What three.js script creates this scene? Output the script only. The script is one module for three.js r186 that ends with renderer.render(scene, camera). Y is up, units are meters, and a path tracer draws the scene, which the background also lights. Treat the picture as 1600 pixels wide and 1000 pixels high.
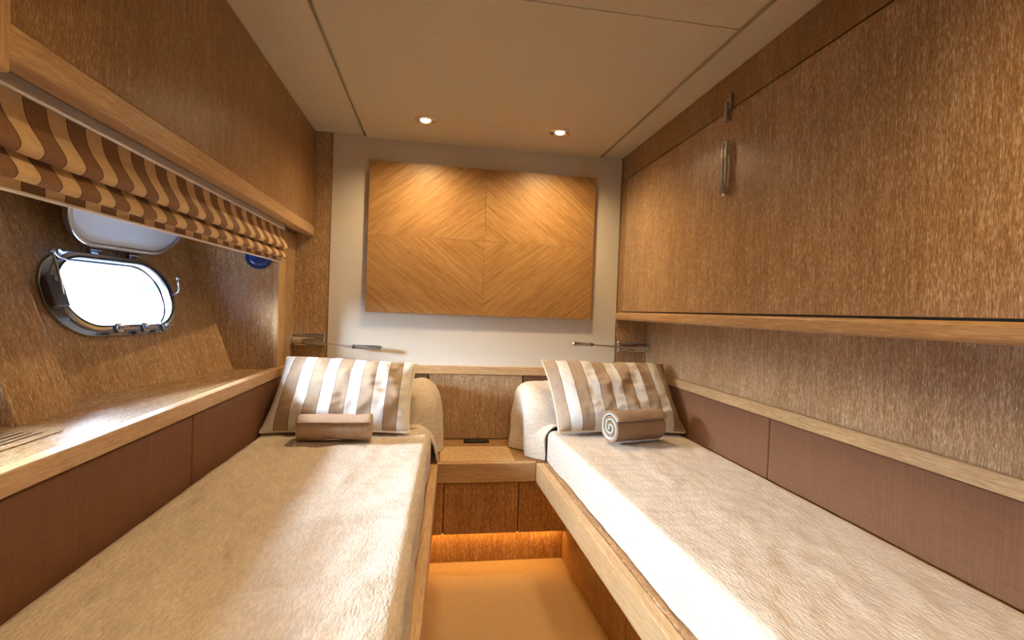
import * as THREE from 'three';
import { RoundedBoxGeometry } from 'three/addons/geometries/RoundedBoxGeometry.js';
import { mergeGeometries, mergeVertices, toCreasedNormals } from 'three/addons/utils/BufferGeometryUtils.js';
import { ImprovedNoise } from 'three/addons/math/ImprovedNoise.js';
import { RectAreaLightUniformsLib } from 'three/addons/lights/RectAreaLightUniformsLib.js';

// ---------------------------------------------------------------- camera, sky, large lights, exposure
const scene = new THREE.Scene();
const V = (x, y, z) => new THREE.Vector3(x, y, z);
const camera = new THREE.PerspectiveCamera(66.47, 1.6, 0.02, 60);
{
  const yaw = 0.1559, pitch = -0.0191, roll = 0.0371;
  const fwd = V(Math.sin(yaw) * Math.cos(pitch), Math.sin(pitch), -Math.cos(yaw) * Math.cos(pitch));
  const right = V(Math.cos(yaw), 0, Math.sin(yaw)), up = new THREE.Vector3().crossVectors(right, fwd);
  const r = right.clone().multiplyScalar(Math.cos(roll)).addScaledVector(up, Math.sin(roll));
  const u = up.clone().multiplyScalar(Math.cos(roll)).addScaledVector(right, -Math.sin(roll));
  camera.quaternion.setFromRotationMatrix(new THREE.Matrix4().makeBasis(r, u, fwd.negate()));
  camera.position.set(-0.0868, 1.15, 2.5464);
}
{ // hazy bright sky over darker water
  const w = 64, h = 32, d = new Float32Array(w * h * 4);
  for (let y = 0; y < h; y++) for (let x = 0; x < w; x++) {
    const e = (y + 0.5) / h * 2 - 1, k = (y * w + x) * 4, up = e > 0;       // e: -1 straight down .. 1 straight up
    const c = up ? [0.92 - 0.30 * e, 0.97 - 0.20 * e, 1.0] : [0.16, 0.20, 0.24];
    for (let i = 0; i < 3; i++) d[k + i] = c[i]; d[k + 3] = 1;
  }
  const t = new THREE.DataTexture(d, w, h, THREE.RGBAFormat, THREE.FloatType);
  t.mapping = THREE.EquirectangularReflectionMapping; t.colorSpace = THREE.LinearSRGBColorSpace; t.magFilter = t.minFilter = THREE.LinearFilter; t.needsUpdate = true;
  scene.background = t; scene.backgroundIntensity = 12;
}
RectAreaLightUniformsLib.init();
const renderer = new THREE.WebGLRenderer();
renderer.toneMapping = THREE.LinearToneMapping;
renderer.toneMappingExposure = 1.30;
renderer.shadowMap.enabled = true;

const LAMP_COLOR = new THREE.Color().setRGB(1.0, 0.71, 0.37);
const LAMP_POWER = 2.0;                  // candela of each ceiling spot
const LED_COLOR = new THREE.Color().setRGB(1.0, 0.50, 0.12);
const DAY_COLOR = new THREE.Color().setRGB(0.68, 0.84, 1.0);
const DAY_POWER = 375;

// ship's side: leaning plane, X along the side towards the bow, Y up the slope, Z into the room
const HULL = new THREE.Matrix4();
const hullDir = V(0.2224, 0, -0.9750), hullIn = V(0.9750, 0, 0.2224), lean = THREE.MathUtils.degToRad(20);
const hullUp = V(0, Math.cos(lean), 0).addScaledVector(hullIn, -Math.sin(lean));
const hullN = hullIn.clone().multiplyScalar(Math.cos(lean)).add(V(0, Math.sin(lean), 0));
HULL.makeBasis(hullDir, hullUp, hullN).setPosition(-0.962, 0.85, 0.3099);
const PORTHOLES = [-0.432, -1.30];      // X of the two portholes along the side
for (const X of PORTHOLES) {            // added area light outside each opening, standing in for the bright sky
  const L = new THREE.RectAreaLight(DAY_COLOR, DAY_POWER, 1.1, 0.75);
  L.name = 'daylight_stand_in';
  const c = V(X, 0.325, 0).applyMatrix4(HULL);
  L.position.copy(c).addScaledVector(hullIn, -0.55).add(V(0, 0.42, 0)); L.lookAt(c); L.castShadow = true;
  scene.add(L);
}

// ---------------------------------------------------------------- helpers
let seed = 20240611;
const rnd = () => { seed = (seed * 1664525 + 1013904223) >>> 0; return seed / 4294967296; };
const perlin = new ImprovedNoise();
const N3 = (x, y, z) => perlin.noise(x + 31.7, y + 11.3, z + 7.9);
const clamp = (v, a, b) => Math.min(b, Math.max(a, v));
const sstep = (a, b, x) => { const t = clamp((x - a) / (b - a), 0, 1); return t * t * (3 - 2 * t); };
const lerp = (a, b, t) => a + (b - a) * t;
const taken = {};
function numbered(n) { const k = taken[n] = (taken[n] ?? -1) + 1; return k ? `${n}_${String(k).padStart(3, '0')}` : n; }
function shadow(o) { o.castShadow = true; o.receiveShadow = true; return o; }
function obj(name, geo, mat, parent = scene) {
  const m = shadow(new THREE.Mesh(geo, mat));
  m.name = parent === scene ? numbered(name) : name; parent.add(m); return m;
}
function thing(name, label, category, pos = [0, 0, 0], group) {
  const g = new THREE.Group(); g.name = numbered(name); g.position.set(...pos); scene.add(g);
  g.userData = { label, category }; if (group) g.userData.group = group; return g;
}
function tag(o, label, category, group) { o.userData = { label, category }; if (group) o.userData.group = group; return o; }
function struct(name, label, category) {
  const g = new THREE.Group(); g.name = name; scene.add(g);
  g.userData = { kind: 'structure', label, category }; return g;
}
// box from corner to corner with chamfered edges
function box(x0, x1, y0, y1, z0, z1, r = 0.002) {
  const w = x1 - x0, h = y1 - y0, d = z1 - z0;
  r = Math.min(r, w / 2.05, h / 2.05, d / 2.05);
  const g = new RoundedBoxGeometry(w, h, d, 2, r);
  g.translate((x0 + x1) / 2, (y0 + y1) / 2, (z0 + z1) / 2);
  return g;
}
// uv in metres by the way each face points; v runs along the grain axis
function grain(geo, axis = 'y', ox = 0, oy = 0) {
  const g = geo.index ? geo.toNonIndexed() : geo;
  const p = g.attributes.position, n = g.attributes.normal, uv = new Float32Array(p.count * 2);
  for (let t = 0; t < p.count; t += 3) {
    let a = [0, 0, 0];
    for (let k = 0; k < 3; k++) { a[0] += Math.abs(n.getX(t + k)); a[1] += Math.abs(n.getY(t + k)); a[2] += Math.abs(n.getZ(t + k)); }
    const d = a.indexOf(Math.max(...a));
    let ax = [0, 1, 2].filter(i => i !== d);
    const gi = 'xyz'.indexOf(axis);
    if (ax[0] === gi) ax = [ax[1], ax[0]];
    else if (ax[1] !== gi && d === gi) ax = [ax[0], ax[1]];
    for (let k = 0; k < 3; k++) {
      const q = [p.getX(t + k), p.getY(t + k), p.getZ(t + k)];
      uv[(t + k) * 2] = q[ax[0]] + ox + d * 0.37; uv[(t + k) * 2 + 1] = q[ax[1]] + oy + d * 0.21;
    }
  }
  g.setAttribute('uv', new THREE.BufferAttribute(uv, 2));
  return g;
}
function bend(geo, fn) {                 // move every vertex, then make new normals
  const p = geo.attributes.position, v = new THREE.Vector3();
  for (let i = 0; i < p.count; i++) { v.fromBufferAttribute(p, i); fn(v); p.setXYZ(i, v.x, v.y, v.z); }
  geo.computeVertexNormals(); return geo;
}
function rodGeo(points, r, seg = 8, tub = 24, closed = false) {
  return new THREE.TubeGeometry(new THREE.CatmullRomCurve3(points.map(p => V(...p)), closed, 'catmullrom', 0.3), tub, r, seg, closed);
}
function cyl(a, b, r0, r1 = r0, seg = 24) {       // capped cylinder between two points
  const A = V(...a), B = V(...b), d = B.clone().sub(A);
  const g = new THREE.CylinderGeometry(r1, r0, d.length(), seg);
  g.applyQuaternion(new THREE.Quaternion().setFromUnitVectors(V(0, 1, 0), d.clone().normalize()));
  const m = A.add(B).multiplyScalar(0.5); g.translate(m.x, m.y, m.z); return g;
}
function stadium(w, h, r, cx = 0, cy = 0, T = THREE.Shape) {
  const s = new T(), x = w / 2, y = h / 2; r = Math.min(r, x, y);
  s.moveTo(cx - x + r, cy - y); s.lineTo(cx + x - r, cy - y); s.absarc(cx + x - r, cy - y + r, r, -Math.PI / 2, 0);
  s.lineTo(cx + x, cy + y - r); s.absarc(cx + x - r, cy + y - r, r, 0, Math.PI / 2);
  s.lineTo(cx - x + r, cy + y); s.absarc(cx - x + r, cy + y - r, r, Math.PI / 2, Math.PI);
  s.lineTo(cx - x, cy - y + r); s.absarc(cx - x + r, cy - y + r, r, Math.PI, Math.PI * 1.5);
  return s;
}
function extr(shape, depth, bevel = 0, curve = 20) {
  return new THREE.ExtrudeGeometry(shape, { depth, bevelEnabled: bevel > 0, bevelThickness: bevel, bevelSize: bevel, bevelOffset: -bevel, bevelSegments: 3, curveSegments: curve });
}
// a grid of points fn(i/nu, j/nv) -> [x,y,z,u,v]
function grid(nu, nv, fn) {
  const pos = [], uv = [], idx = [];
  for (let j = 0; j <= nv; j++) for (let i = 0; i <= nu; i++) { const q = fn(i / nu, j / nv); pos.push(q[0], q[1], q[2]); uv.push(q[3] ?? i / nu, q[4] ?? j / nv); }
  for (let j = 0; j < nv; j++) for (let i = 0; i < nu; i++) { const a = j * (nu + 1) + i, b = a + 1, c = a + nu + 1, d = c + 1; idx.push(a, b, d, a, d, c); }
  const g = new THREE.BufferGeometry();
  g.setAttribute('position', new THREE.Float32BufferAttribute(pos, 3)); g.setAttribute('uv', new THREE.Float32BufferAttribute(uv, 2));
  g.setIndex(idx); g.computeVertexNormals(); return g;
}
// plan outline [x, z] raised from y0 to y1
function plan(pts, y0, y1, axis = 'y', bevel = 0) {
  const s = new THREE.Shape(pts.map(p => new THREE.Vector2(p[0], -p[1])));
  const g = extr(s, y1 - y0, bevel); g.rotateX(-Math.PI / 2); g.translate(0, y0, 0); return grain(g, axis);
}
// give a sheet from grid() a thickness (inner side along the reversed normal) and closed rims
function thicken(g, nu, nv, t) {
  const p = g.attributes.position, n = g.attributes.normal, uv = g.attributes.uv, c = p.count;
  const pos = [...p.array], uvs = [...uv.array], idx = [...g.index.array];
  for (let i = 0; i < c; i++) { pos.push(p.getX(i) - n.getX(i) * t, p.getY(i) - n.getY(i) * t, p.getZ(i) - n.getZ(i) * t); uvs.push(uv.getX(i), uv.getY(i)); }
  const f = g.index.array; for (let i = 0; i < f.length; i += 3) idx.push(f[i] + c, f[i + 2] + c, f[i + 1] + c);
  const rim = (a, b) => idx.push(a, a + c, b + c, a, b + c, b);
  for (let i = 0; i < nu; i++) { rim(i, i + 1); rim(nv * (nu + 1) + i + 1, nv * (nu + 1) + i); }
  for (let j = 0; j < nv; j++) { rim((j + 1) * (nu + 1), j * (nu + 1)); rim(j * (nu + 1) + nu, (j + 1) * (nu + 1) + nu); }
  const o = new THREE.BufferGeometry();
  o.setAttribute('position', new THREE.Float32BufferAttribute(pos, 3)); o.setAttribute('uv', new THREE.Float32BufferAttribute(uvs, 2));
  o.setIndex(idx); return toCreasedNormals(o, 1.0);
}

// ---------------------------------------------------------------- textures and materials
function tex(w, h, fn, srgb = true) {
  const d = new Uint8Array(w * h * 4);
  for (let y = 0; y < h; y++) for (let x = 0; x < w; x++) { const c = fn(x, y), k = (y * w + x) * 4; d[k] = c[0]; d[k + 1] = c[1]; d[k + 2] = c[2]; d[k + 3] = 255; }
  const t = new THREE.DataTexture(d, w, h); t.wrapS = t.wrapT = THREE.RepeatWrapping; t.magFilter = THREE.LinearFilter; t.minFilter = THREE.LinearFilter;
  if (srgb) t.colorSpace = THREE.SRGBColorSpace; t.needsUpdate = true; return t;
}
function scaled(t, metresX, metresY = metresX) { const c = t.clone(); c.repeat.set(1 / metresX, 1 / metresY); c.needsUpdate = true; return c; }
// tiling value noise on an n x n lattice
function lattice(nx, ny) {
  const a = new Float32Array(nx * ny).map(() => rnd());
  return (u, v) => {
    const x = ((u % 1) + 1) % 1 * nx, y = ((v % 1) + 1) % 1 * ny, x0 = Math.floor(x), y0 = Math.floor(y);
    let fx = x - x0, fy = y - y0; fx = fx * fx * (3 - 2 * fx); fy = fy * fy * (3 - 2 * fy);
    const g = (i, j) => a[(j % ny) * nx + (i % nx)];
    return lerp(lerp(g(x0, y0), g(x0 + 1, y0), fx), lerp(g(x0, y0 + 1), g(x0 + 1, y0 + 1), fx), fy);
  };
}
// limed oak: fine streaks along v with pale filled pores
function oakField(n, flecks, len, strength) {
  const f = new Float32Array(n * n);
  const a = lattice(220, 8), b = lattice(60, 5), c = lattice(420, 30), d = lattice(7, 3);
  for (let y = 0; y < n; y++) for (let x = 0; x < n; x++) {
    const u = x / n, v = y / n;
    f[y * n + x] = 0.5 + (a(u, v) - 0.5) * 0.20 + (b(u, v) - 0.5) * 0.13 + (c(u, v) - 0.5) * 0.26 + (d(u, v) - 0.5) * 0.10;
  }
  for (let k = 0; k < flecks; k++) {
    let x = rnd() * n, y0 = rnd() * n, L = len * (0.4 + rnd() * 1.2), s = strength * (0.35 + rnd()), w = rnd() < 0.35 ? 2 : 1, drift = (rnd() - 0.5) * 0.06;
    if (rnd() < 0.38) s *= -0.75;
    for (let i = 0; i < L; i++) {
      const e = Math.sin(Math.PI * (i + 0.5) / L);
      for (let q = 0; q < w; q++) { const xx = (Math.floor(x + i * drift) + q + n) % n, yy = Math.floor(y0 + i) % n; f[yy * n + xx] += s * e; }
    }
  }
  return f;
}
function oakTexture(f, n, dark, mid, light) {
  return tex(n, n, (x, y) => {
    const v = clamp(f[y * n + x], 0, 1), A = v < 0.5 ? dark : mid, B = v < 0.5 ? mid : light, t = v < 0.5 ? v * 2 : v * 2 - 1;
    return [lerp(A[0], B[0], t), lerp(A[1], B[1], t), lerp(A[2], B[2], t)];
  });
}
const oakF = oakField(1024, 42000, 24, 0.24), trimF = oakField(1024, 14000, 80, 0.13);
const artF = oakField(1024, 9000, 140, 0.16);
{ const a = lattice(46, 3), b = lattice(130, 4); for (let y = 0; y < 1024; y++) for (let x = 0; x < 1024; x++) artF[y * 1024 + x] += (a(x / 1024, y / 1024) - 0.5) * 0.20 + (b(x / 1024, y / 1024) - 0.5) * 0.22; }
const grey = (f, n) => tex(n, n, (x, y) => { const v = clamp(f[y * n + x], 0, 1) * 255; return [v, v, v]; }, false);
const oakT = oakTexture(oakF, 1024, [106, 78, 50], [158, 123, 84], [230, 210, 184]);
const trimT = oakTexture(trimF, 1024, [136, 104, 68], [182, 146, 103], [222, 194, 156]);
const artT = oakTexture(artF, 1024, [128, 92, 56], [176, 136, 90], [212, 176, 130]);
const oakB = grey(oakF, 1024), trimB = grey(trimF, 1024);
const std = (o) => new THREE.MeshPhysicalMaterial(o);
const M = {};
M.veneer = std({ map: scaled(oakT, 0.47), bumpMap: scaled(oakB, 0.47), bumpScale: 0.00022, roughness: 0.31, color: 0xffffff });
M.door = std({ map: scaled(oakT, 0.43), bumpMap: scaled(oakB, 0.43), bumpScale: 0.00022, roughness: 0.36, color: new THREE.Color().setRGB(0.74, 0.64, 0.48) });
M.gloss = std({ map: M.veneer.map, bumpMap: M.veneer.bumpMap, bumpScale: 0.0001, roughness: 0.24 });
M.base = std({ map: scaled(oakT, 0.62), bumpMap: scaled(oakB, 0.62), bumpScale: 0.00012, roughness: 0.4, color: new THREE.Color().setRGB(0.78, 0.64, 0.5) });
M.trim = std({ map: scaled(trimT, 0.5), bumpMap: scaled(trimB, 0.5), bumpScale: 0.00012, roughness: 0.36 });
M.art = std({ map: scaled(artT, 0.55), roughness: 0.42, color: new THREE.Color().setRGB(0.80, 0.75, 0.62) });
{
  const a = lattice(512, 512), b = lattice(40, 40);
  const fine = tex(512, 512, (x, y) => { const v = 232 + (a(x / 512, y / 512) - 0.5) * 14 + (b(x / 512, y / 512) - 0.5) * 6; return [v, v, v]; });
  M.cream = std({ map: scaled(fine, 0.25), color: new THREE.Color().setRGB(0.80, 0.75, 0.66), roughness: 0.5 });
  M.ceiling = std({ map: scaled(fine, 0.3), color: new THREE.Color().setRGB(0.74, 0.66, 0.49), roughness: 0.75 });
}
{
  const a = lattice(256, 256), b = lattice(24, 24), c = lattice(90, 90);
  const fl = (x, y) => (a(x / 512, y / 512) - 0.5) * 0.55 + (b(x / 512, y / 512) - 0.5) * 0.2 + (c(x / 512, y / 512) - 0.5) * 0.3;
  const carpetT = tex(512, 512, (x, y) => { const v = 1 + fl(x, y) * 0.16; return [172 * v, 144 * v, 108 * v]; });
  const carpetB = tex(512, 512, (x, y) => { const v = 128 + fl(x, y) * 160; return [clamp(v, 0, 255), 0, 0].fill(clamp(v, 0, 255)); }, false);
  M.carpet = std({ map: scaled(carpetT, 0.25), bumpMap: scaled(carpetB, 0.25), bumpScale: 0.0006, roughness: 0.95 });
  const d = lattice(190, 60), e = lattice(16, 12), g = lattice(420, 200);
  const nap = (x, y) => (d(x / 1024, y / 1024) - 0.5) * 0.7 + (e(x / 1024, y / 1024) - 0.5) * 0.3 + (g(x / 1024, y / 1024) - 0.5) * 0.5;
  const fleeceT = tex(1024, 1024, (x, y) => { const v = 1 + nap(x, y) * 0.15; return [clamp(200 * v, 0, 255), clamp(186 * v, 0, 255), clamp(170 * v, 0, 255)]; });
  const fleeceB = tex(1024, 1024, (x, y) => { const v = clamp(128 + nap(x, y) * 170, 0, 255); return [v, v, v]; }, false);
  M.fleece = std({ map: scaled(fleeceT, 0.7), bumpMap: scaled(fleeceB, 0.7), bumpScale: 0.002, roughness: 0.95, sheen: 0.2, sheenRoughness: 0.6, sheenColor: new THREE.Color(0xfff4e6) });
  const f2 = lattice(128, 128);
  const towelT = tex(256, 256, (x, y) => { const v = 1 + (a(x / 256, y / 256) - 0.5) * 0.35 + (f2(x / 256, y / 256) - 0.5) * 0.3; return [168 * v, 138 * v, 112 * v].map(q => clamp(q, 0, 255)); });
  const towelB = tex(256, 256, (x, y) => { const v = clamp(128 + (f2(x / 256, y / 256) - 0.5) * 220, 0, 255); return [v, v, v]; }, false);
  M.towel = std({ map: scaled(towelT, 0.1), bumpMap: scaled(towelB, 0.1), bumpScale: 0.003, roughness: 1 });
  const waffle = (x, y) => Math.max(Math.abs(((x % 16) / 8) - 1), Math.abs(((y % 16) / 8) - 1));
  const liningT = tex(64, 64, (x, y) => { const v = 205 + (a(x / 64, y / 64) - 0.5) * 40; return [v, v, v * 0.97]; });
  const waffleT = tex(128, 128, (x, y) => { const v = 0.86 + 0.16 * waffle(x, y) + (a(x / 128, y / 128) - 0.5) * 0.1; return [184 * v, 154 * v, 128 * v].map(q => clamp(q, 0, 255)); });
  const waffleB = tex(128, 128, (x, y) => { const v = 255 * waffle(x, y); return [v, v, v]; }, false);
  M.waffle = std({ map: scaled(waffleT, 0.06), bumpMap: scaled(waffleB, 0.06), bumpScale: 0.002, roughness: 1 });
  M.lining = std({ map: scaled(liningT, 0.03), color: new THREE.Color().setRGB(0.95, 1.0, 1.0), roughness: 1 });
}
{
  const a = lattice(256, 256), b = lattice(128, 5), c = lattice(5, 128);
  const weave = (x, y) => ((x >> 2) + (y >> 2)) % 2 ? 1 : 0;
  const padT = tex(512, 512, (x, y) => { const v = 0.88 + 0.14 * weave(x, y) + (a(x / 512, y / 512) - 0.5) * 0.16 + (b(x / 512, y / 512) - 0.5) * 0.10 + (c(x / 512, y / 512) - 0.5) * 0.07; return [116 * v, 75 * v, 47 * v]; });
  const padB = tex(512, 512, (x, y) => { const v = 90 + 120 * weave(x, y); return [v, v, v]; }, false);
  M.pad = std({ map: scaled(padT, 0.3), bumpMap: scaled(padB, 0.3), bumpScale: 0.0004, roughness: 0.8 });
}
// woven stripes: period of two stripes across u, thin dark cord at each change
function stripes(w, light, dark, cord, first) {
  const a = lattice(128, 256), b = lattice(10, 14);
  return tex(w, 256, (x, y) => {
    const u = x / w, h = u < first ? light : dark, e = Math.min(Math.abs(u - first), u, 1 - u) * w;
    const c = e < w * 0.014 ? cord : h, v = 1 + (a(u, y / 256) - 0.5) * 0.10 + (b(u, y / 256) - 0.5) * 0.06;
    return c.map(q => clamp(q * v, 0, 255));
  });
}
M.blind = std({ map: stripes(512, [212, 182, 138], [134, 98, 68], [98, 66, 44], 0.5), roughness: 0.7, side: THREE.DoubleSide });  // warm backlight on the striped fabric is put into these golds and browns
M.cushion = std({ map: stripes(512, [212, 209, 205], [156, 133, 110], [120, 94, 74], 0.5), roughness: 0.7, sheen: 0.3, sheenRoughness: 0.4, sheenColor: new THREE.Color(0xffffff) });
M.piping = std({ color: 0xd9c6ae, roughness: 0.7 });
M.chrome = std({ color: 0xdadde2, metalness: 1, roughness: 0.1 });
M.skyTintSteel = std({ color: 0xa9b6cc, metalness: 1, roughness: 0.14 });  // blue tint puts the reflected sky into the polished steel colour
M.track = std({ color: 0xe8ecf2, metalness: 0.6, roughness: 0.25 });  // near-white base colour stands in for the bright reflection along the chrome
M.satin = std({ color: 0xb9bdc4, metalness: 1, roughness: 0.28 });
M.steelDark = std({ color: 0x6d7480, metalness: 1, roughness: 0.3 });
M.rubber = std({ color: 0x15171b, roughness: 0.6 });
M.sash = std({ color: 0xc2d4ea, roughness: 0.22, metalness: 0.35 });  // pale blue is the sky reflection on the sash glass, painted as colour
M.blueLens = std({ color: 0x16356e, roughness: 0.15 });
M.black = std({ color: 0x141210, roughness: 0.4 });
M.glass = new THREE.MeshPhysicalMaterial({ color: 0xffffff, transmission: 1, thickness: 0, roughness: 0, ior: 1.45 });
{
  const a = lattice(90, 90), b = lattice(200, 200), c = lattice(30, 30);
  const stoneT = tex(512, 512, (x, y) => {
    const u = x / 512, v = y / 512, k = Math.abs(a(u, v) - 0.5) < 0.07 || Math.abs(c(u, v) - 0.5) < 0.03 ? 1 : 0, q = 0.85 + b(u, v) * 0.3;
    return k ? [235, 214, 176] : [186 * q, 146 * q, 98 * q];
  });
  M.stone = std({ map: scaled(stoneT, 0.3), roughness: 0.28 });
}

// ---------------------------------------------------------------- setting
const floor = struct('floor', 'beige carpeted cabin floor between the two beds', 'floor');
obj('carpet', grain(box(-1.9, 1.3, -0.06, 0, -0.1, 2.95, 0.001), 'z'), M.carpet, floor);

const ceiling = struct('ceiling', 'beige cabin ceiling with lowered centre panel', 'ceiling');
obj('ceiling_backing', grain(box(-2.05, 1.3, 2.012, 2.07, -0.1, 2.95, 0.001), 'z'), M.ceiling, ceiling);
for (const [x0, x1] of [[-0.72, -0.470], [0.778, 0.905]]) for (const [z0, z1] of [[0, 0.2855], [0.2870, 2.9]])
  obj('ceiling_strip', grain(box(x0, x1, 1.9969, 2.012, z0, z1, 0.0012), 'z'), M.ceiling, ceiling);
for (const [z0, z1] of [[0, 1.2305], [1.2335, 2.9]])
  obj('ceiling_panel', grain(box(-0.454, 0.7529, 1.9865, 2.010, z0, z1, 0.0025), 'z'), M.ceiling, ceiling);

const wallBack = struct('wall_back', 'cream panelled back wall between dark oak uprights', 'wall');
obj('bulkhead', grain(box(-1.20, 1.3, 0, 2.03, -0.08, -0.004, 0.001)), M.veneer, wallBack);
obj('oak_upright', grain(box(-0.82, -0.6175, 0.50, 1.9969, -0.006, 0.0, 0.001)), M.veneer, wallBack);
obj('oak_upright', grain(box(0.8885, 1.10, 0.50, 1.9969, -0.006, 0.0, 0.001)), M.veneer, wallBack);
obj('cream_panel', grain(box(-0.6145, 0.8854, 0.80, 1.9969, -0.006, 0.003, 0.001)), M.cream, wallBack);

const wallRight = struct('wall_right', 'oak veneered right wall above the padded panels', 'wall');
obj('oak_panel', grain(box(1.068, 1.15, 0, 2.03, -0.02, 2.9, 0.001)), M.veneer, wallRight);

const wallFront = struct('wall_front', 'oak wall behind the viewer', 'wall');
obj('oak_panel', grain(box(-2.05, 1.3, 0, 2.03, 2.86, 2.93, 0.001)), M.veneer, wallFront);
const door1 = struct('door_1', 'oak cabin door behind the viewer', 'door');
obj('door_leaf', grain(box(-0.15, 0.5, 0.01, 1.9, 2.835, 2.859, 0.003)), M.door, door1);
obj('door_handle', cyl([-0.08, 1.0, 2.82], [0.04, 1.0, 2.82], 0.009), M.chrome, door1);

// ---- left side: leaning lining with two porthole openings
const wallLeft = struct('wall_left', 'leaning oak lining of the ship side round the portholes', 'wall');
{
  const s = new THREE.Shape();
  s.moveTo(-2.75, -0.03); s.lineTo(0.5, -0.03); s.lineTo(0.5, 0.95); s.lineTo(-2.75, 0.95); s.closePath();
  for (const X of PORTHOLES) s.holes.push(stadium(0.44, 0.25, 0.115, X, 0.319, THREE.Path));
  const g = grain(extr(s, 0.05).translate(0, 0, -0.05), 'y'); g.applyMatrix4(HULL);
  obj('hull_lining', g, M.veneer, wallLeft);
  // bulkhead under the shelf
  obj('side_bulkhead', plan([[-0.79, -0.02], [-0.79, 2.9], [-1.58, 2.9], [-0.91, -0.02]], 0, 0.822), M.veneer, wallLeft);
  // splayed panel that closes the window bay at the head end
  const P = (a, b) => {
    const lo = [lerp(-0.99, -0.776, a), 0.846, lerp(0.262, 0.2455, a)], hi = [lerp(-1.26, -0.776, a), 1.50, lerp(0.262, 0.2455, a)];
    return [0, 1, 2].map(i => lerp(lo[i], hi[i], b));
  };
  const pg = grid(12, 12, (u, v) => { const q = P(u, v); return [...q, q[0], q[1]]; });
  obj('end_panel', thicken(pg, 12, 12, 0.012), M.gloss, wallLeft);
  obj('corner_post', grain(box(-0.800, -0.7745, 0.846, 1.482, 0.160, 0.2465, 0.003)), M.trim, wallLeft);
  obj('return_panel', grain(box(-0.800, -0.7765, 0.846, 1.482, 0.0, 0.1595, 0.001)), M.veneer, wallLeft);
  // raised rib cover between the two portholes, leaning like the side
  const r = new THREE.Shape(); r.moveTo(-1.004, 0.846); r.lineTo(-1.238, 1.50); r.lineTo(-1.44, 1.50); r.lineTo(-1.21, 0.846); r.closePath();
  const rg = grain(extr(r, 0.1755, 0.003), 'y'); rg.translate(0, 0, 1.118);
  obj('rib_cover', rg, M.veneer, wallLeft);
}

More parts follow.
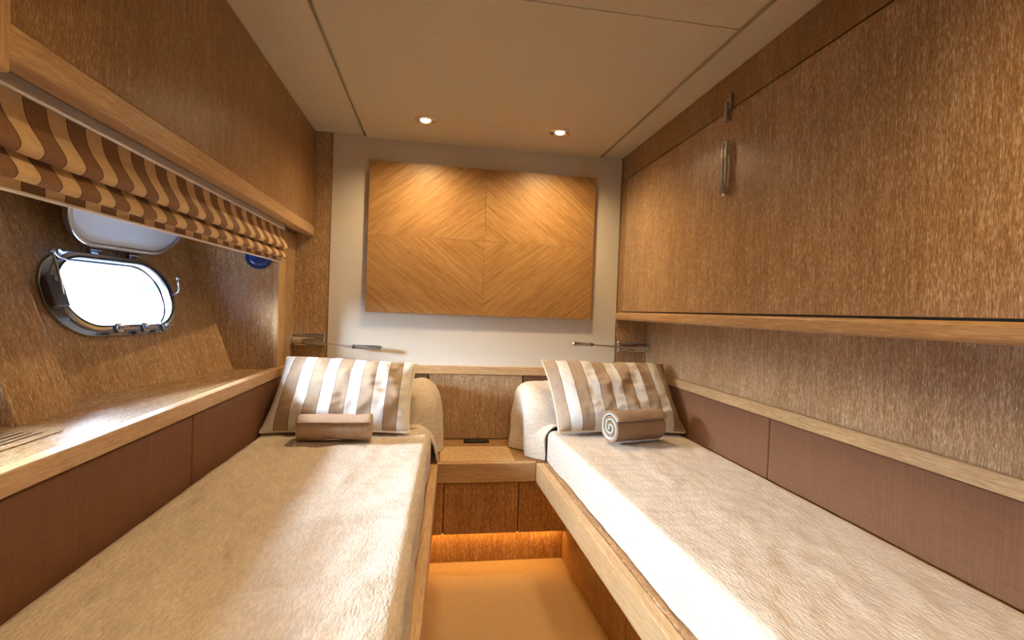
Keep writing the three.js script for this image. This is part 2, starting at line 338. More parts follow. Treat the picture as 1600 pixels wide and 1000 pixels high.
// ---- portholes
function porthole(name, X, withSash) {
  const w = struct(name, withSash ? 'rounded chrome porthole with its sash swung up' : 'second rounded chrome porthole beyond the rib cover', 'window');
  w.applyMatrix4(new THREE.Matrix4().makeTranslation(X, 0.319, 0).premultiply(HULL));
  const ring = (W, H, R, w2, h2, r2, d, b, z, ox = 0, oy = 0) => { const s = stadium(W, H, R); s.holes.push(stadium(w2, h2, r2, ox, oy, THREE.Path)); return extr(s, d, b, 28).translate(0, 0, z); };
  obj('spigot', ring(0.438, 0.248, 0.113, 0.416, 0.226, 0.104, 0.075, 0, -0.075), M.skyTintSteel, w);
  obj('flange', ring(0.488, 0.282, 0.132, 0.426, 0.236, 0.108, 0.006, 0.003, 0.003), M.skyTintSteel, w);
  obj('rim', ring(0.458, 0.264, 0.121, 0.420, 0.230, 0.106, 0.020, 0.004, 0.012), M.skyTintSteel, w);
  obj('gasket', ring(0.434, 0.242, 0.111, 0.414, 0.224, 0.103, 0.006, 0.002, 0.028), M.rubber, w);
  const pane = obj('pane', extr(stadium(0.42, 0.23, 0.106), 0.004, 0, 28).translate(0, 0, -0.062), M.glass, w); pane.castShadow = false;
  if (!withSash) return w;
  // screws round the flange
  for (const [x, y] of [[-0.234, 0.03], [-0.21, -0.095], [-0.11, -0.138], [0.02, -0.138], [0.14, -0.137], [0.225, -0.06], [0.23, 0.05], [0.15, 0.136], [-0.15, 0.136]])
    obj('screw', cyl([x, y, 0.008], [x, y, 0.013], 0.007, 0.006, 12), M.skyTintSteel, w);
  // latch dogs along the lower rim
  for (const x of [-0.06, 0.045, 0.13]) {
    const d = obj('latch_dog', mergeGeometries([box(x - 0.013, x + 0.013, -0.142, -0.108, 0.030, 0.044, 0.004), cyl([x, -0.125, 0.01], [x, -0.125, 0.06], 0.006), cyl([x - 0.014, -0.125, 0.058], [x + 0.014, -0.125, 0.058], 0.005)].map(g => { const q = g.index ? g.toNonIndexed() : g; q.deleteAttribute('uv'); return q; })), M.skyTintSteel, w);
    d.name = 'latch_dog';
  }
  // hinge bracket and stay arm at the near end
  obj('hinge_bracket', box(-0.246, -0.200, -0.055, 0.045, 0.016, 0.045, 0.008), M.steelDark, w);
  obj('bracket_screw', cyl([-0.223, 0.028, 0.044], [-0.223, 0.028, 0.052], 0.011, 0.010, 16), M.skyTintSteel, w);
  obj('stay_arm', rodGeo([[-0.227, -0.02, 0.055], [-0.233, 0.04, 0.068], [-0.242, 0.100, 0.080]], 0.0035), M.skyTintSteel, w);
  obj('stay_arm', rodGeo([[-0.242, 0.100, 0.080], [-0.20, 0.100, 0.05], [-0.155, 0.098, 0.036]], 0.003), M.skyTintSteel, w);
  obj('stay_knob', new THREE.SphereGeometry(0.009, 16, 12).translate(-0.245, 0.101, 0.082), M.skyTintSteel, w);
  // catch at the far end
  obj('catch_pin', rodGeo([[0.228, 0.005, 0.02], [0.236, 0.006, 0.05], [0.234, 0.03, 0.064], [0.236, 0.055, 0.066]], 0.0042), M.skyTintSteel, w);
  obj('catch_knob', new THREE.SphereGeometry(0.009, 16, 12).translate(0.236, 0.058, 0.067), M.skyTintSteel, w);
  // sash swung up on its two hinges
  const sash = new THREE.Group(); sash.name = 'sash'; sash.position.set(0.040, 0.146, 0.032); sash.rotation.x = THREE.MathUtils.degToRad(38); w.add(sash);
  const ss = stadium(0.47, 0.27, 0.128, 0, 0.147); ss.holes.push(stadium(0.440, 0.240, 0.114, 0, 0.147, THREE.Path));
  obj('sash_frame', extr(ss, 0.016, 0.004, 28), M.skyTintSteel, sash);
  obj('sash_glass_sky_tint', extr(stadium(0.442, 0.242, 0.114, 0, 0.147), 0.006, 0, 28).translate(0, 0, 0.005), M.sash, sash);
  for (const x of [-0.045, 0.105]) obj('hinge', mergeGeometries([cyl([x - 0.02, 0.148, 0.026], [x + 0.02, 0.148, 0.026], 0.0065).toNonIndexed(), box(x - 0.014, x + 0.014, 0.128, 0.15, 0.010, 0.026, 0.003)].map(g => (g.deleteAttribute('uv'), g.index ? g.toNonIndexed() : g))), M.skyTintSteel, w);
  return w;
}
porthole('window_1', PORTHOLES[0], true);
porthole('window_2', PORTHOLES[1], false);

// ---------------------------------------------------------------- built-in joinery
{ // left overhead cabinet
  const t = thing('overhead_cabinet', 'long oak overhead cabinet above the striped blind', 'cabinet', [-0.6984, 1.48, 0]);
  const L = (g) => g.translate(0.6984, -1.48, 0);
  obj('carcass', L(plan([[-0.704, 0], [-0.704, 2.9], [-1.84, 2.9], [-1.17, 0]], 1.493, 2.012)), M.door, t);
  obj('door', L(grain(box(-0.7035, -0.6984, 1.5335, 1.9955, 0.002, 1.754, 0.0012))), M.door, t);
  obj('bottom_rail', L(grain(box(-0.735, -0.690, 1.481, 1.531, 0.001, 1.754, 0.007), 'z')), M.trim, t);
  obj('end_stile', L(grain(box(-0.735, -0.684, 1.455, 1.9955, 1.7555, 1.83, 0.004))), M.trim, t);
}
{ // right: folded upper berth behind a large oak door
  const t = thing('folding_berth', 'large oak panel of the folded upper berth above right bed', 'berth', [0.8904, 1.12, 0]);
  const L = (g) => g.translate(-0.8904, -1.12, 0);
  obj('carcass', L(grain(box(0.897, 1.067, 1.130, 1.9969, 0.004, 2.86, 0.001))), M.black, t);
  obj('top_frame', L(grain(box(0.8904, 0.905, 1.8705, 1.9965, 0.0045, 2.86, 0.001))), M.door, t);
  obj('side_stile', L(grain(box(0.8904, 0.905, 1.1640, 1.8690, 0.0045, 0.0790, 0.001))), M.door, t);
  obj('drop_panel', L(grain(box(0.8885, 0.905, 1.1680, 1.8640, 0.0835, 1.995, 0.0015))), M.veneer, t);
  obj('side_panel', L(grain(box(0.8885, 0.905, 1.1680, 1.8640, 1.999, 2.855, 0.0015))), M.veneer, t);
  obj('bottom_rail', L(grain(box(0.880, 0.935, 1.1215, 1.1625, 0.0045, 2.855, 0.011), 'z')), M.trim, t);
  obj('underside', L(grain(box(0.93, 1.066, 1.1225, 1.131, 0.0045, 2.855, 0.001), 'z')), M.trim, t);
  const l = new THREE.Group(); l.name = 'latch'; l.position.set(-0.0025, 0.72, 0.991); t.add(l);
  obj('hook_plate', box(-0.010, 0, 0.026, 0.080, -0.013, 0.013, 0.003), M.satin, l);
  obj('hook', mergeGeometries([box(-0.020, -0.008, -0.008, 0.05, -0.007, 0.007, 0.003), box(-0.022, 0, -0.016, -0.004, -0.012, 0.012, 0.003)]), M.satin, l);
  obj('latch_screw', cyl([-0.010, 0.066, 0], [-0.013, 0.066, 0], 0.005, 0.004, 12), M.chrome, l);
  const h = new THREE.Group(); h.name = 'pull_handle'; h.position.set(-0.0025, 0.545, 0.993); t.add(h);
  const pts = []; for (let k = 0; k < 28; k++) { const a = k / 28 * Math.PI * 2, y = Math.sin(a), z = Math.cos(a); pts.push([-0.012 - 0.004 * (1 - y * y), y * 0.0075 + Math.sign(y) * 0.085 * Math.min(1, Math.abs(y) * 3), z * 0.0105]); }
  obj('handle_loop', rodGeo(pts, 0.0055, 8, 90, true), M.chrome, h);
  for (const y of [-0.082, 0.055]) obj('handle_post', cyl([0.0, y, 0], [-0.014, y, 0], 0.007, 0.006, 16), M.chrome, h);
}
{ // rail trims that run round at pillow height
  const t1 = thing('wall_trim', 'pale oak trim rail above the padded panels of right wall', 'trim', [1.06, 0.815, 0]);
  obj('rail', grain(box(-0.007, 0.0075, 0, 0.042, 0.031, 2.85, 0.003), 'z'), M.trim, t1);
}
const padGeo = (x0, x1, y0, y1, z0, z1, r) => grain(box(x0, x1, y0, y1, z0, z1, r));
const pads = [
  ['upholstered_panel', 'brown padded side panel beside left bed, pillow end', [-0.7885, -0.772, 0.50, 0.8135, 0.030, 1.006]],
  ['upholstered_panel', 'brown padded side panel beside left bed, near the viewer', [-0.7885, -0.772, 0.50, 0.8135, 1.009, 2.02]],
  ['upholstered_panel', 'brown padded side panel below right trim, pillow end', [1.057, 1.0675, 0.50, 0.8135, 0.030, 1.035]],
  ['upholstered_panel', 'brown padded side panel below right trim, near the viewer', [1.057, 1.0675, 0.50, 0.8135, 1.038, 2.04]],
];
for (const [n, l, b] of pads) {
  const t = thing(n, l, 'padded panel', [(b[0] + b[1]) / 2, b[2], (b[4] + b[5]) / 2], 'brown padded side panels');
  obj('cover', padGeo(...b, 0.010).translate(-t.position.x, -t.position.y, -t.position.z), M.pad, t);
}
{ // headboard on the back wall
  const t = thing('headboard', 'low headboard of oak and brown padding along back wall', 'headboard', [0.13, 0.4765, 0]);
  const L = (g) => g.translate(-0.13, -0.4765, 0);
  obj('top_rail', L(grain(box(-0.770, 1.052, 0.812, 0.855, 0.0035, 0.032, 0.003), 'x')), M.trim, t);
  obj('centre_panel', L(grain(box(-0.105, 0.376, 0.4775, 0.811, 0.0035, 0.022, 0.002))), M.veneer, t);
  obj('pad', L(padGeo(-0.768, -0.110, 0.4775, 0.811, 0.0035, 0.020, 0.007)), M.pad, t);
  obj('pad', L(padGeo(0.381, 1.052, 0.4775, 0.811, 0.0035, 0.020, 0.007)), M.pad, t);
}
{ // window shelf
  const t = thing('window_shelf', 'oak shelf below the porthole with rounded front edge', 'shelf', [-0.765, 0.824, 0]);
  const s = new THREE.Shape(); s.moveTo(-0.79, 0.0); s.lineTo(-0.79, 2.85); s.lineTo(-1.56, 2.85); s.lineTo(-0.91, 0); s.closePath();
  const g = extr(s, 0.026, 0); g.rotateX(Math.PI / 2); g.translate(0.765, 0.0255, 0);
  obj('shelf_board', grain(g, 'z', 0.2), M.gloss, t);
  obj('front_trim', grain(box(-0.7995, -0.765, 0.8155, 0.8575, 0.0335, 2.85, 0.004), 'z').translate(0.765, -0.824, 0), M.trim, t);
}
{ // vent grille let into the shelf
  const t = thing('vent_grille', 'oblong slotted air vent let into the window shelf', 'vent', [-0.947, 0.8500, 1.56]);
  const s = stadium(0.50, 0.125, 0.045); for (let k = 0; k < 5; k++) s.holes.push(stadium(0.40, 0.0075, 0.0035, 0, -0.036 + k * 0.018, THREE.Path));
  const g = extr(s, 0.0012, 0.0004); g.rotateX(-Math.PI / 2); g.rotateY(Math.PI / 2); obj('slotted_plate', grain(g, 'z'), M.gloss, t);
  const b = extr(stadium(0.42, 0.095, 0.02), 0.0006); b.rotateX(-Math.PI / 2); b.rotateY(Math.PI / 2); obj('duct', b.translate(0, 0.0002, 0), M.black, t);
}
{ // round dark blue lens high on the end panel
  const t = thing('wall_lens', 'small round dark blue lens under the blind, by the corner post', 'light', [-0.858, 1.345, 0.262]);
  const n = V(0.16, 0.02, 0.98).normalize();
  const q = new THREE.Quaternion().setFromUnitVectors(V(0, 1, 0), n);
  const a = new THREE.LatheGeometry([[0, 0.016], [0.03, 0.014], [0.044, 0.008], [0.046, 0]].map(p => new THREE.Vector2(...p)), 32); a.applyQuaternion(q); obj('lens', a, M.blueLens, t);
  const b = new THREE.CylinderGeometry(0.052, 0.054, 0.008, 32); b.applyQuaternion(q); obj('bezel', b, M.blueLens, t);
}

// ---------------------------------------------------------------- beds
const railL = z => lerp(-0.0552, -0.0952, (z - 0.4465) / 1.11), railR = z => lerp(0.3805, 0.4175, (z - 0.455) / 1.153);
function skewBox(fx0, fx1, y0, y1, z0, z1, r = 0.003) {        // a long rail whose sides follow fx0(z), fx1(z)
  const g = box(0, 1, y0, y1, z0, z1, 0).clone(); const b = new RoundedBoxGeometry(0.04, y1 - y0, z1 - z0, 2, r); g.dispose();
  b.translate(0.02, (y0 + y1) / 2, (z0 + z1) / 2);
  return bendKeep(b, v => { v.x = lerp(fx0(v.z), fx1(v.z), v.x / 0.04); });
}
function bendKeep(geo, fn) { const p = geo.attributes.position, v = new THREE.Vector3(); for (let i = 0; i < p.count; i++) { v.fromBufferAttribute(p, i); fn(v); p.setXYZ(i, v.x, v.y, v.z); } return geo; }
{
  const t = thing('single_bed', 'oak framed single bed along the porthole side', 'bed', [-0.43, 0, 1.2]);
  const L = g => g.translate(0.43, 0, -1.2);
  obj('side_rail', L(grain(skewBox(z => railL(z) - 0.034, railL, 0.391, 0.4765, 0.4285, 2.02, 0.004), 'z')), M.trim, t);
  obj('base_panel', L(grain(skewBox(z => -0.215, z => -0.195, 0.0, 0.390, 0.35, 2.0, 0.001))), M.base, t);
  obj('bed_board', L(grain(skewBox(z => -0.770, z => railL(z) - 0.0345, 0.44, 0.4755, 0.43, 2.0, 0.001), 'z')), M.base, t);
}
{
  const t = thing('single_bed', 'oak framed single bed below the folded upper berth', 'bed', [0.75, 0, 1.2]);
  const L = g => g.translate(-0.75, 0, -1.2);
  obj('side_rail', L(grain(skewBox(railR, z => railR(z) + 0.034, 0.391, 0.4765, 0.4285, 2.02, 0.004), 'z')), M.trim, t);
  for (const [z0, z1] of [[0.347, 1.052], [1.056, 2.0]]) obj('base_panel', L(grain(skewBox(z => lerp(0.534, 0.556, (z - 0.349) / 0.574), z => lerp(0.554, 0.576, (z - 0.349) / 0.574), 0.0, 0.390, z0, z1, 0.001))), M.base, t);
  obj('bed_board', L(grain(skewBox(z => railR(z) + 0.0345, z => 1.055, 0.44, 0.4755, 0.43, 2.0, 0.001), 'z')), M.base, t);
}
// blanket drawn over a mattress: inner side hangs to yb, outer side is tucked by the wall
function blanket(name, label, xin, xout, top, yb, dir, z0, z1, lump) {
  const t = thing(name, label, 'blanket', [(xin(1) + xout(1)) / 2, yb, 1.2]);
  const R = 0.030, nu = 150, nv = 300;
  const side = top - yb - R, arc = Math.PI / 2 * R;
  const g = grid(nu, nv, (u, v) => {
    const z = lerp(z0, z1, v), xi = xin(z), xo = xout(z), W = Math.abs(xo - xi) - 2 * R, tot = side + arc + W + arc + 0.07;
    let s = u * tot, d, y;                                   // d: distance from the inner side
    if (s < side) { d = 0; y = yb + s; }
    else if (s < side + arc) { const a = (s - side) / R; d = R - R * Math.cos(a); y = top - R + R * Math.sin(a); }
    else if (s < side + arc + W) { d = R + s - side - arc; y = top; }
    else if (s < side + 2 * arc + W) { const a = (s - side - arc - W) / R; d = R + W + R * Math.sin(a); y = top - R + R * Math.cos(a); }
    else { d = W + 2 * R; y = top - R - (s - side - 2 * arc - W); }
    const flat = sstep(side, side + arc + 0.05, s) * (1 - sstep(side + arc + W - 0.03, side + 2 * arc + W, s));
    const fall = 1 - sstep(side * 0.8, side + arc, s);
    const w = d - R;
    y += flat * (N3(w * 5, z * 3.2, 0.4) * 0.007 + N3(w * 14, z * 9, 3.1) * 0.0035 + N3((w + z * 0.5) * 22, z * 12 - w * 7, 8.8) * 0.0034) * lump;
    y += flat * lump * 0.004 * N3(w * 3, z * 30, 12.0) * sstep(0.45, 0.1, w);
    d -= fall * (N3(z * 7, y * 6, 5.5) * 0.008 + N3(z * 20, y * 9, 2.2) * 0.0025) * lump - 0.002 * lump;
    // foot end turns down
    const e = sstep(z1 - 0.05, z1, z); y = lerp(y, Math.min(y, yb + 0.02), e * e);
    return [(xi + dir * d) - t.position.x, y - t.position.y, z - t.position.z, dir > 0 ? s : -s, z];
  });
  if (dir < 0) { const ix = g.index.array; for (let i = 0; i < ix.length; i += 3) { const q = ix[i + 1]; ix[i + 1] = ix[i + 2]; ix[i + 2] = q; } g.computeVertexNormals(); }
  obj('cloth', g, M.fleece, t);
  return t;
}
M.fleece.side = THREE.DoubleSide;
blanket('blanket', 'cream fleece blanket spread over left bed, half in porthole light', z => lerp(-0.092, -0.126, (z - 0.5) / 1.25), z => -0.7700, 0.620, 0.4785, -1, 0.4015, 1.97, 1.15);
blanket('blanket', 'tan fleece blanket with pale hanging side on right bed', z => lerp(0.432, 0.478, (z - 0.35) / 1.35), z => 1.0545, 0.612, 0.4785, 1, 0.4015, 1.97, 0.7);

// sleeping pillow under the turned-up end of the blanket, its loose side hanging towards the nightstand
function bolster(label, xin, xfront, xout, dir, crest, base, hang, R, phase) {
  const t = thing('draped_pillow', label, 'pillow', [xin, base, 0.2]);
  const nu = 90, nv = 60, zA = 0.042, zB = 0.40;
  const g = grid(nu, nv, (u, v) => {
    const z = lerp(zA, zB, v), k = Math.pow(Math.max(0, 1 - Math.pow(Math.abs((v - 0.30) / (v < 0.3 ? 0.42 : 0.52)), 2.6)), 0.55);
    const H = base + (crest - base) * Math.max(0.02, k);
    const xi = lerp(xin, xfront, sstep(0.45, 1, v)), W = Math.abs(xout - xi), drop = Math.max(0.004, H - R - hang), arc = R * Math.PI / 2, tot = drop + arc + W - R;
    let s = u * tot, d, y;
    if (s < drop) { d = 0; y = hang + s; } else if (s < drop + arc) { const a = (s - drop) / R; d = R - R * Math.cos(a); y = H - R + R * Math.sin(a); }
    else { d = R + s - drop - arc; y = H - 0.05 * sstep(W - 0.12, W, d); }
    const f = 1 - sstep(drop * 0.75, drop + arc, s), low = 1 - clamp((y - hang) / (H - hang), 0, 1);
    d += f * ((dir > 0 ? 0.022 : 0.012) * Math.sin(v * 13 + phase + y * 9) * (0.35 + low) + 0.012 * N3(z * 9, y * 8, phase) - 0.012 * low);
    y += (1 - f) * (N3(d * 6, z * 8, phase) * 0.014 + N3(d * 17, z * 15, 3 + phase) * 0.005);
    return [(xi + dir * d) - t.position.x, Math.max(y, hang) - t.position.y, z - t.position.z, s, z];
  });
  if (dir < 0) { const ix = g.index.array; for (let i = 0; i < ix.length; i += 3) { const q = ix[i + 1]; ix[i + 1] = ix[i + 2]; ix[i + 2] = q; } g.computeVertexNormals(); }
  obj('cloth', thicken(g, nu, nv, 0.006), M.fleece, t);
}
bolster('cream draped pillow behind left striped cushion', -0.062, -0.086, -0.765, -1, 0.800, 0.626, 0.4785, 0.095, 0.4);
bolster('cream draped pillow with rippled hem behind right striped cushion', 0.340, 0.418, 1.05, 1, 0.790, 0.618, 0.4785, 0.060, 2.1);

// ---------------------------------------------------------------- cushions and towels
function cushion(label, TL, TR, BL, BR, T, n, phase, sd) {
  const tl = V(...TL), tr = V(...TR), bl = V(...BL), br = V(...BR);
  const base = bl.clone().add(br).multiplyScalar(0.5);
  const t = thing('striped_cushion', label, 'cushion', base.toArray(), 'striped cushions');
  const nrm = new THREE.Vector3().crossVectors(br.clone().sub(bl), tl.clone().sub(bl)).normalize();
  const nu = 90, nv = 60;
  const at = (u, v) => bl.clone().lerp(br, u).lerp(tl.clone().lerp(tr, u), v);
  const edge = (u, v) => {                                        // seams draw in between the corners
    const a = u * 2 - 1, b = v * 2 - 1;
    return [0.5 + a * 0.5 * (1 - 0.045 * (1 - b * b)), 0.5 + b * 0.5 * (1 - 0.055 * (1 - a * a))];
  };
  const face = s => grid(nu, nv, (u, v) => {
    const a = u * 2 - 1, b = v * 2 - 1, [eu, ev] = edge(u, v), p = at(eu, ev);
    let h = T * Math.pow(Math.max(0, (1 - Math.pow(Math.abs(a), 3.2)) * (1 - Math.pow(Math.abs(b), 3.2))), 0.55);
    const m = Math.pow(Math.max(0, (1 - a * a) * (1 - b * b)), 0.3);
    h += m * (N3(u * 4.2 + sd, v * 3.4, 1) * 0.018 + N3(u * 11, v * 5 + sd, 4) * 0.010 + (0.5 - Math.abs(N3(u * 7 + v * 4, v * 9 - u * 3, sd + 6))) * 0.008 + 0.004 * Math.sin(v * 24 + u * 5 + N3(u * 5, v * 3, sd) * 7) * sstep(0.5, 1, Math.abs(a)));
    p.addScaledVector(nrm, s * (0.002 + h * (s > 0 ? 1 : 0.55)));
    return [p.x - base.x, p.y - base.y, p.z - base.z, eu * n / 2 + phase, ev];
  });
  const f = face(1), bk = face(-1); { const ix = bk.index.array; for (let i = 0; i < ix.length; i += 3) { const q = ix[i + 1]; ix[i + 1] = ix[i + 2]; ix[i + 2] = q; } bk.computeVertexNormals(); }
  obj('front_cover', f, M.cushion, t); obj('back_cover', bk, M.cushion, t);
  const pts = []; const add = (u, v) => { const [eu, ev] = edge(u, v), p = at(eu, ev).sub(base); pts.push([p.x, p.y, p.z]); };
  for (let k = 0; k < 20; k++) add(k / 20, 0); for (let k = 0; k < 14; k++) add(1, k / 14); for (let k = 0; k < 20; k++) add(1 - k / 20, 1); for (let k = 0; k < 14; k++) add(0, 1 - k / 14);
  obj('piping', rodGeo(pts, 0.0045, 8, 280, true), M.piping, t);
}
cushion('striped cushion leaning on left bed in porthole light', [-0.735, 0.905, 0.235], [-0.163, 0.893, 0.30], [-0.755, 0.632, 0.50], [-0.178, 0.632, 0.505], 0.078, 11, 0.02, 0.0);
cushion('striped cushion leaning on right bed beside brown wall padding', [0.425, 0.916, 0.26], [1.030, 0.913, 0.28], [0.462, 0.628, 0.49], [1.044, 0.628, 0.50], 0.078, 11, 0.52, 5.0);

// towel rolled up: spiral strip swept along its axis
function towelRoll(label, centre, len, r, turns, yaw, mat, sag, sd, lining) {
  const t = thing('rolled_towel', label, 'towel', [centre[0], centre[1] - r * sag, centre[2]]);
  const outer = [], inner = [], n = turns * 40, th = r / (turns + 0.35);
  for (let k = 0; k <= n; k++) { const a = k / n * turns * Math.PI * 2, q = r - th * (a / (Math.PI * 2)); outer.push([a, q]); inner.push([a, q - th * (lining ? 0.52 : 0.80)]); }
  const xy = ([a, q]) => { const y = Math.sin(-a + 2.5) * q, x = Math.cos(-a + 2.5) * q; return new THREE.Vector2(x, y * sag); };
  const strip = (A, B, L, m, part) => {
    const shape = new THREE.Shape([...A.map(xy), ...B.slice().reverse().map(xy)]);
    const g = new THREE.ExtrudeGeometry(shape, { depth: L, steps: 24, bevelEnabled: true, bevelThickness: 0.004, bevelSize: 0.002, bevelOffset: -0.002, bevelSegments: 2, curveSegments: 1 });
    g.translate(0, 0, -L / 2); g.rotateY(Math.PI / 2); g.translate(0, r * sag, 0);
    let q = mergeVertices((g.deleteAttribute('uv'), g.deleteAttribute('normal'), g), 1e-5);
    bendKeep(q, v => { const k = 1 + N3(v.x * 16 + sd, v.y * 14, v.z * 14) * 0.07 + N3(v.x * 45, v.y * 30 + sd, v.z * 30) * 0.02; v.y = r * sag + (v.y - r * sag) * k; v.z *= k; v.y = Math.max(v.y, 0.001); });
    q.computeVertexNormals(); q = toCreasedNormals(q, 0.9);
    const p = q.attributes.position, uv = new Float32Array(p.count * 2);
    for (let i = 0; i < p.count; i++) { uv[i * 2] = p.getX(i); uv[i * 2 + 1] = Math.atan2(p.getY(i) - r * sag, p.getZ(i)) * r; }
    q.setAttribute('uv', new THREE.BufferAttribute(uv, 2));
    obj(part, q, m, t);
  };
  strip(outer, inner, len, mat, 'roll');
  if (lining) strip(outer.map(([a, q]) => [a, q - th * 0.54]), outer.map(([a, q]) => [a, q - th * 0.80]), len + 0.004, M.lining, 'lining');
  t.rotation.y = yaw; return t;
}
towelRoll('rolled beige waffle towel before left cushion', [-0.452, 0.674, 0.596], 0.262, 0.062, 3, 0.03, M.waffle, 0.88, 1);
towelRoll('rolled brown plush towel with coiled end before right cushion', [0.752, 0.686, 0.612], 0.235, 0.076, 3, 0.26, M.towel, 0.96, 7, true);

// ---------------------------------------------------------------- nightstand
{
  const t = thing('nightstand', 'low oak nightstand with stone inset between the beds', 'nightstand', [0.16, 0, 0.22]);
  const L = g => g.translate(-0.16, 0, -0.22);
  obj('top_board', L(grain(box(-0.12, 0.44, 0.452, 0.4745, 0.0225, 0.405, 0.001), 'x')), M.base, t);
  obj('front_trim', L(grain(box(-0.0575, 0.3805, 0.391, 0.4765, 0.400, 0.4268, 0.004), 'x')), M.trim, t);
  obj('stone_inset', L(grain(box(-0.045, 0.289, 0.470, 0.4775, 0.163, 0.395, 0.0015), 'x')), M.stone, t);
  obj('door', L(grain(box(-0.022, 0.307, 0.1552, 0.390, 0.388, 0.406, 0.0015))), M.base, t);
  obj('side_panel', L(grain(box(-0.195, -0.0255, 0.155, 0.390, 0.388, 0.406, 0.0015))), M.base, t);
  obj('side_panel', L(grain(box(0.3105, 0.532, 0.155, 0.390, 0.388, 0.406, 0.0015))), M.base, t);
  obj('carcass', L(grain(box(-0.125, 0.44, 0.150, 0.44, 0.03, 0.385, 0.001))), M.black, t);
  obj('toe_kick', L(grain(box(-0.195, 0.532, 0.0, 0.150, 0.326, 0.346, 0.001))), M.base, t);
  obj('light_strip', L(box(-0.18, 0.52, 0.1455, 0.1495, 0.370, 0.380, 0.001)), std({ color: 0xffe0b0, emissive: LED_COLOR, emissiveIntensity: 6 }), t);
}
const led = (name, w, h, power, pos, rot) => { const l = new THREE.RectAreaLight(LED_COLOR, power, w, h); l.name = name; l.position.set(...pos); l.rotation.set(...rot); scene.add(l); };
led('light_strip_glow', 0.70, 0.010, 34, [0.17, 0.1445, 0.375], [-Math.PI / 2, 0, 0]);
{ // strip lights under the overhanging bed rails
  for (const [label, x, turn] of [['thin amber light strip under right bed rail', 0.500, 0], ['thin amber light strip under left bed rail', -0.165, 0]]) {
    const t = thing('light_strip', label, 'light', [x, 0.385, 1.2], 'light strips under the bed rails');
    obj('led_strip', box(-0.005, 0.005, -0.002, 0.004, -0.78, 0.78, 0.001), std({ color: 0xffe0b0, emissive: LED_COLOR, emissiveIntensity: 5 }), t);
    led('light_strip_glow', 0.010, 1.56, 11, [x, 0.382, 1.2], [-Math.PI / 2, 0, 0]);
  }
}
{ // flat black remote at the back of the nightstand
  const t = thing('remote_control', 'small flat black remote at the back of the nightstand', 'remote', [0.14, 0.4747, 0.079]);
  obj('case', box(-0.064, 0.064, 0, 0.012, -0.020, 0.020, 0.004), M.black, t);
  for (let k = 0; k < 5; k++) obj('button', cyl([-0.045 + k * 0.0225, 0.012, 0.004], [-0.045 + k * 0.0225, 0.0135, 0.004], 0.005, 0.0045, 12), M.steelDark, t);
}

// ---------------------------------------------------------------- wall panel, reading lamps
{ // four veneers with the grain running out from the middle
  const t = thing('veneer_wall_panel', 'oblong wooden wall panel with diamond-matched grain', 'wall panel', [0.1505, 1.1185, 0.004]);
  const x0 = -0.4321, x1 = 0.7331, y0 = 1.1185, y1 = 1.8707, xm = (x0 + x1) / 2, ym = y0 + (y1 - y0) * 0.51;
  const L = g => g.translate(-0.1505, -1.1185, -0.004);
  obj('backing_board', L(grain(box(x0 + 0.001, x1 - 0.001, y0 + 0.001, y1 - 0.001, 0.0045, 0.026, 0.001))), M.art, t);
  for (const [a, b, c, d, s] of [[x0, xm - 0.0004, ym + 0.0004, y1, 1], [xm + 0.0004, x1, ym + 0.0004, y1, -1], [x0, xm - 0.0004, y0, ym - 0.0004, -1], [xm + 0.0004, x1, y0, ym - 0.0004, 1]]) {
    const g = grain(box(a, b, c, d, 0.0262, 0.0305, 0.0008)), uv = g.attributes.uv, an = -s * THREE.MathUtils.degToRad(-52), ca = Math.cos(an), sa = Math.sin(an);
    for (let i = 0; i < uv.count; i++) { const x = uv.getX(i) - xm, y = uv.getY(i) - ym; uv.setXY(i, x * ca - y * sa + a * 1.7, x * sa + y * ca + c); }
    obj('veneer', L(g), M.art, t);
  }
}
function readingLamp(label, x0, x1, y0, y1, dir, stem, head, yS, yH) {   // dir: way the arm points
  const t = thing('reading_lamp', label, 'lamp', [(x0 + x1) / 2, y0, 0.0005], 'chrome reading lamps');
  const L = g => g.translate(-(x0 + x1) / 2, -y0, -0.0005), ym = (y0 + y1) / 2;
  const s = stadium(x1 - x0, y1 - y0, 0.006, (x0 + x1) / 2, ym); s.holes.push(stadium(x1 - x0 - 0.02, y1 - y0 - 0.018, 0.004, (x0 + x1) / 2, ym, THREE.Path));
  obj('mount_plate', L(box(x0 + 0.004, x1 - 0.004, y0 + 0.004, y1 - 0.004, 0.001, 0.010, 0.003)), M.satin, t);
  obj('mount_frame', L(extr(s, 0.020, 0.003).translate(0, 0, 0.002)), M.chrome, t);
  obj('body', L(cyl([x0 + 0.012, ym - 0.004, 0.034], [x1 - 0.012, ym - 0.004, 0.034], 0.019, 0.019, 32)), M.chrome, t);
  for (const x of [x0 + 0.006, x1 - 0.006]) obj('end_collar', L(cyl([x - 0.008, ym - 0.004, 0.034], [x + 0.008, ym - 0.004, 0.034], 0.025, 0.025, 32)), M.chrome, t);
  const xs = dir > 0 ? x1 : x0;
  obj('arm', L(rodGeo([[xs, yS, 0.036], [lerp(xs, stem, 0.5), lerp(yS, yH, 0.4), 0.045], [stem, yH, 0.060]], 0.0032, 8, 24)), M.satin, t);
  obj('joint', L(new THREE.SphereGeometry(0.0105, 16, 12).translate(stem, yH, 0.060)), M.steelDark, t);
  obj('lamp_head', L(cyl([stem + dir * 0.008, yH, 0.061], [head, yH + (yH - yS) * 0.25, 0.075], 0.0095, 0.0115, 24)), M.satin, t);
  obj('head_cap', L(cyl([head, yH + (yH - yS) * 0.25, 0.075], [head + dir * 0.006, yH + (yH - yS) * 0.26, 0.0755], 0.0115, 0.007, 24)), M.chrome, t);
}
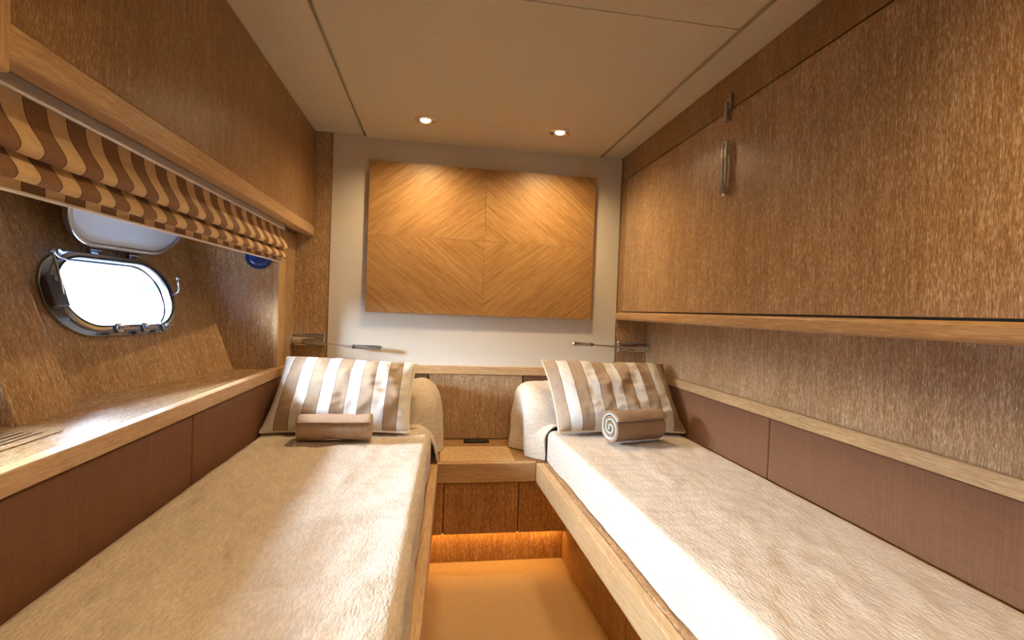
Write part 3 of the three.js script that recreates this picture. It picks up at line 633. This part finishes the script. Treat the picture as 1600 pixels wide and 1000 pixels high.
readingLamp('chrome reading lamp on the oak upright above left cushion', -0.780, -0.622, 0.942, 1.002, 1, -0.478, -0.345, 0.955, 0.945);
readingLamp('chrome reading lamp below the berth rail above right cushion', 0.893, 1.060, 0.949, 1.006, -1, 0.735, 0.630, 0.976, 0.986);

// ---------------------------------------------------------------- ceiling spots
function downlight(label, x, z) {
  const t = thing('downlight', label, 'light', [x, 1.9865, z], 'recessed ceiling downlights');
  const bez = new THREE.LatheGeometry([[0.024, 0.004], [0.026, -0.004], [0.040, -0.006], [0.047, -0.003], [0.048, 0.0]].map(p => new THREE.Vector2(...p)), 40);
  obj('bezel', bez, M.chrome, t);
  const bulb = new THREE.SphereGeometry(0.023, 24, 10, 0, Math.PI * 2, Math.PI / 2, Math.PI / 2); bulb.scale(1, 0.35, 1);
  obj('bulb', bulb, std({ color: 0xffffff, emissive: new THREE.Color().setRGB(1, 0.86, 0.62), emissiveIntensity: 14 }), t);
  const s = new THREE.SpotLight(LAMP_COLOR, LAMP_POWER, 0, 1.34, 0.85, 2);
  s.position.set(0, -0.018, 0); s.target.position.set(0, -1, 0); s.castShadow = true; s.shadow.radius = 1.1; s.name = 'spot'; t.add(s); t.add(s.target);
}
downlight('left one of the two lit ceiling spots by the back wall', -0.1594, 0.307);
downlight('right one of the two lit ceiling spots by the back wall', 0.4569, 0.315);
downlight('ceiling spot nearer the viewer over the porthole side', -0.1594, 2.2);
downlight('ceiling spot nearer the viewer over the right bed', 0.4569, 2.2);

// ---------------------------------------------------------------- striped roman blind
{
  const t = thing('roman_blind', 'brown and gold striped roman blind half raised over the porthole', 'blind', [-0.755, 1.31, 0.95]);
  const prof = [[-0.768, 1.474], [-0.766, 1.458], [-0.762, 1.440], [-0.754, 1.422], [-0.744, 1.405], [-0.736, 1.390], [-0.734, 1.378], [-0.741, 1.369], [-0.750, 1.372], [-0.757, 1.384], [-0.763, 1.386], [-0.758, 1.370], [-0.748, 1.356], [-0.740, 1.344], [-0.738, 1.334], [-0.745, 1.326], [-0.756, 1.329], [-0.764, 1.334], [-0.766, 1.326], [-0.765, 1.314]];
  const curve = new THREE.CatmullRomCurve3(prof.map(p => V(p[0], p[1], 0)), false, 'catmullrom', 0.5);
  const nu = 90, nv = 160, zA = 0.265, zB = 1.75, pts = curve.getSpacedPoints(nu);
  const g = grid(nu, nv, (u, v) => {
    const q = pts[Math.round(u * nu)], z = lerp(zA, zB, v), k = (1.474 - q.y) / 0.16;
    const up = 1 - 0.10 * (1 - v);                                  // a little shorter at the head end
    const w = N3(z * 9, u * 5, 2) * 0.004 * k + Math.sin(z * 33 + u * 4) * 0.0012 * k;
    return [q.x + w + 0.755, 1.474 - (1.474 - q.y) * up + N3(z * 6, u * 3, 9) * 0.003 * k - 1.31, z - 0.95, (zB - z + 0.016) / 0.096, u * 4];
  });
  obj('fabric', g, M.blind, t);
  obj('track', mergeGeometries([box(-0.772, -0.752, 1.474, 1.4925, 0.262, 1.753, 0.003), cyl([-0.756, 1.472, 0.262], [-0.756, 1.472, 1.753], 0.0055, 0.0055, 16)].map(q => q.index ? q.toNonIndexed() : q)).translate(0.755, -1.31, -0.95), M.track, t);
  obj('bottom_bar', cyl([-0.7655, 1.3265, 0.268], [-0.7655, 1.312, 1.748], 0.0035, 0.0035, 12).translate(0.755, -1.31, -0.95), std({ color: 0xf2f2f2, roughness: 0.3 }), t);
}

camera.updateMatrixWorld();
renderer.render(scene, camera);
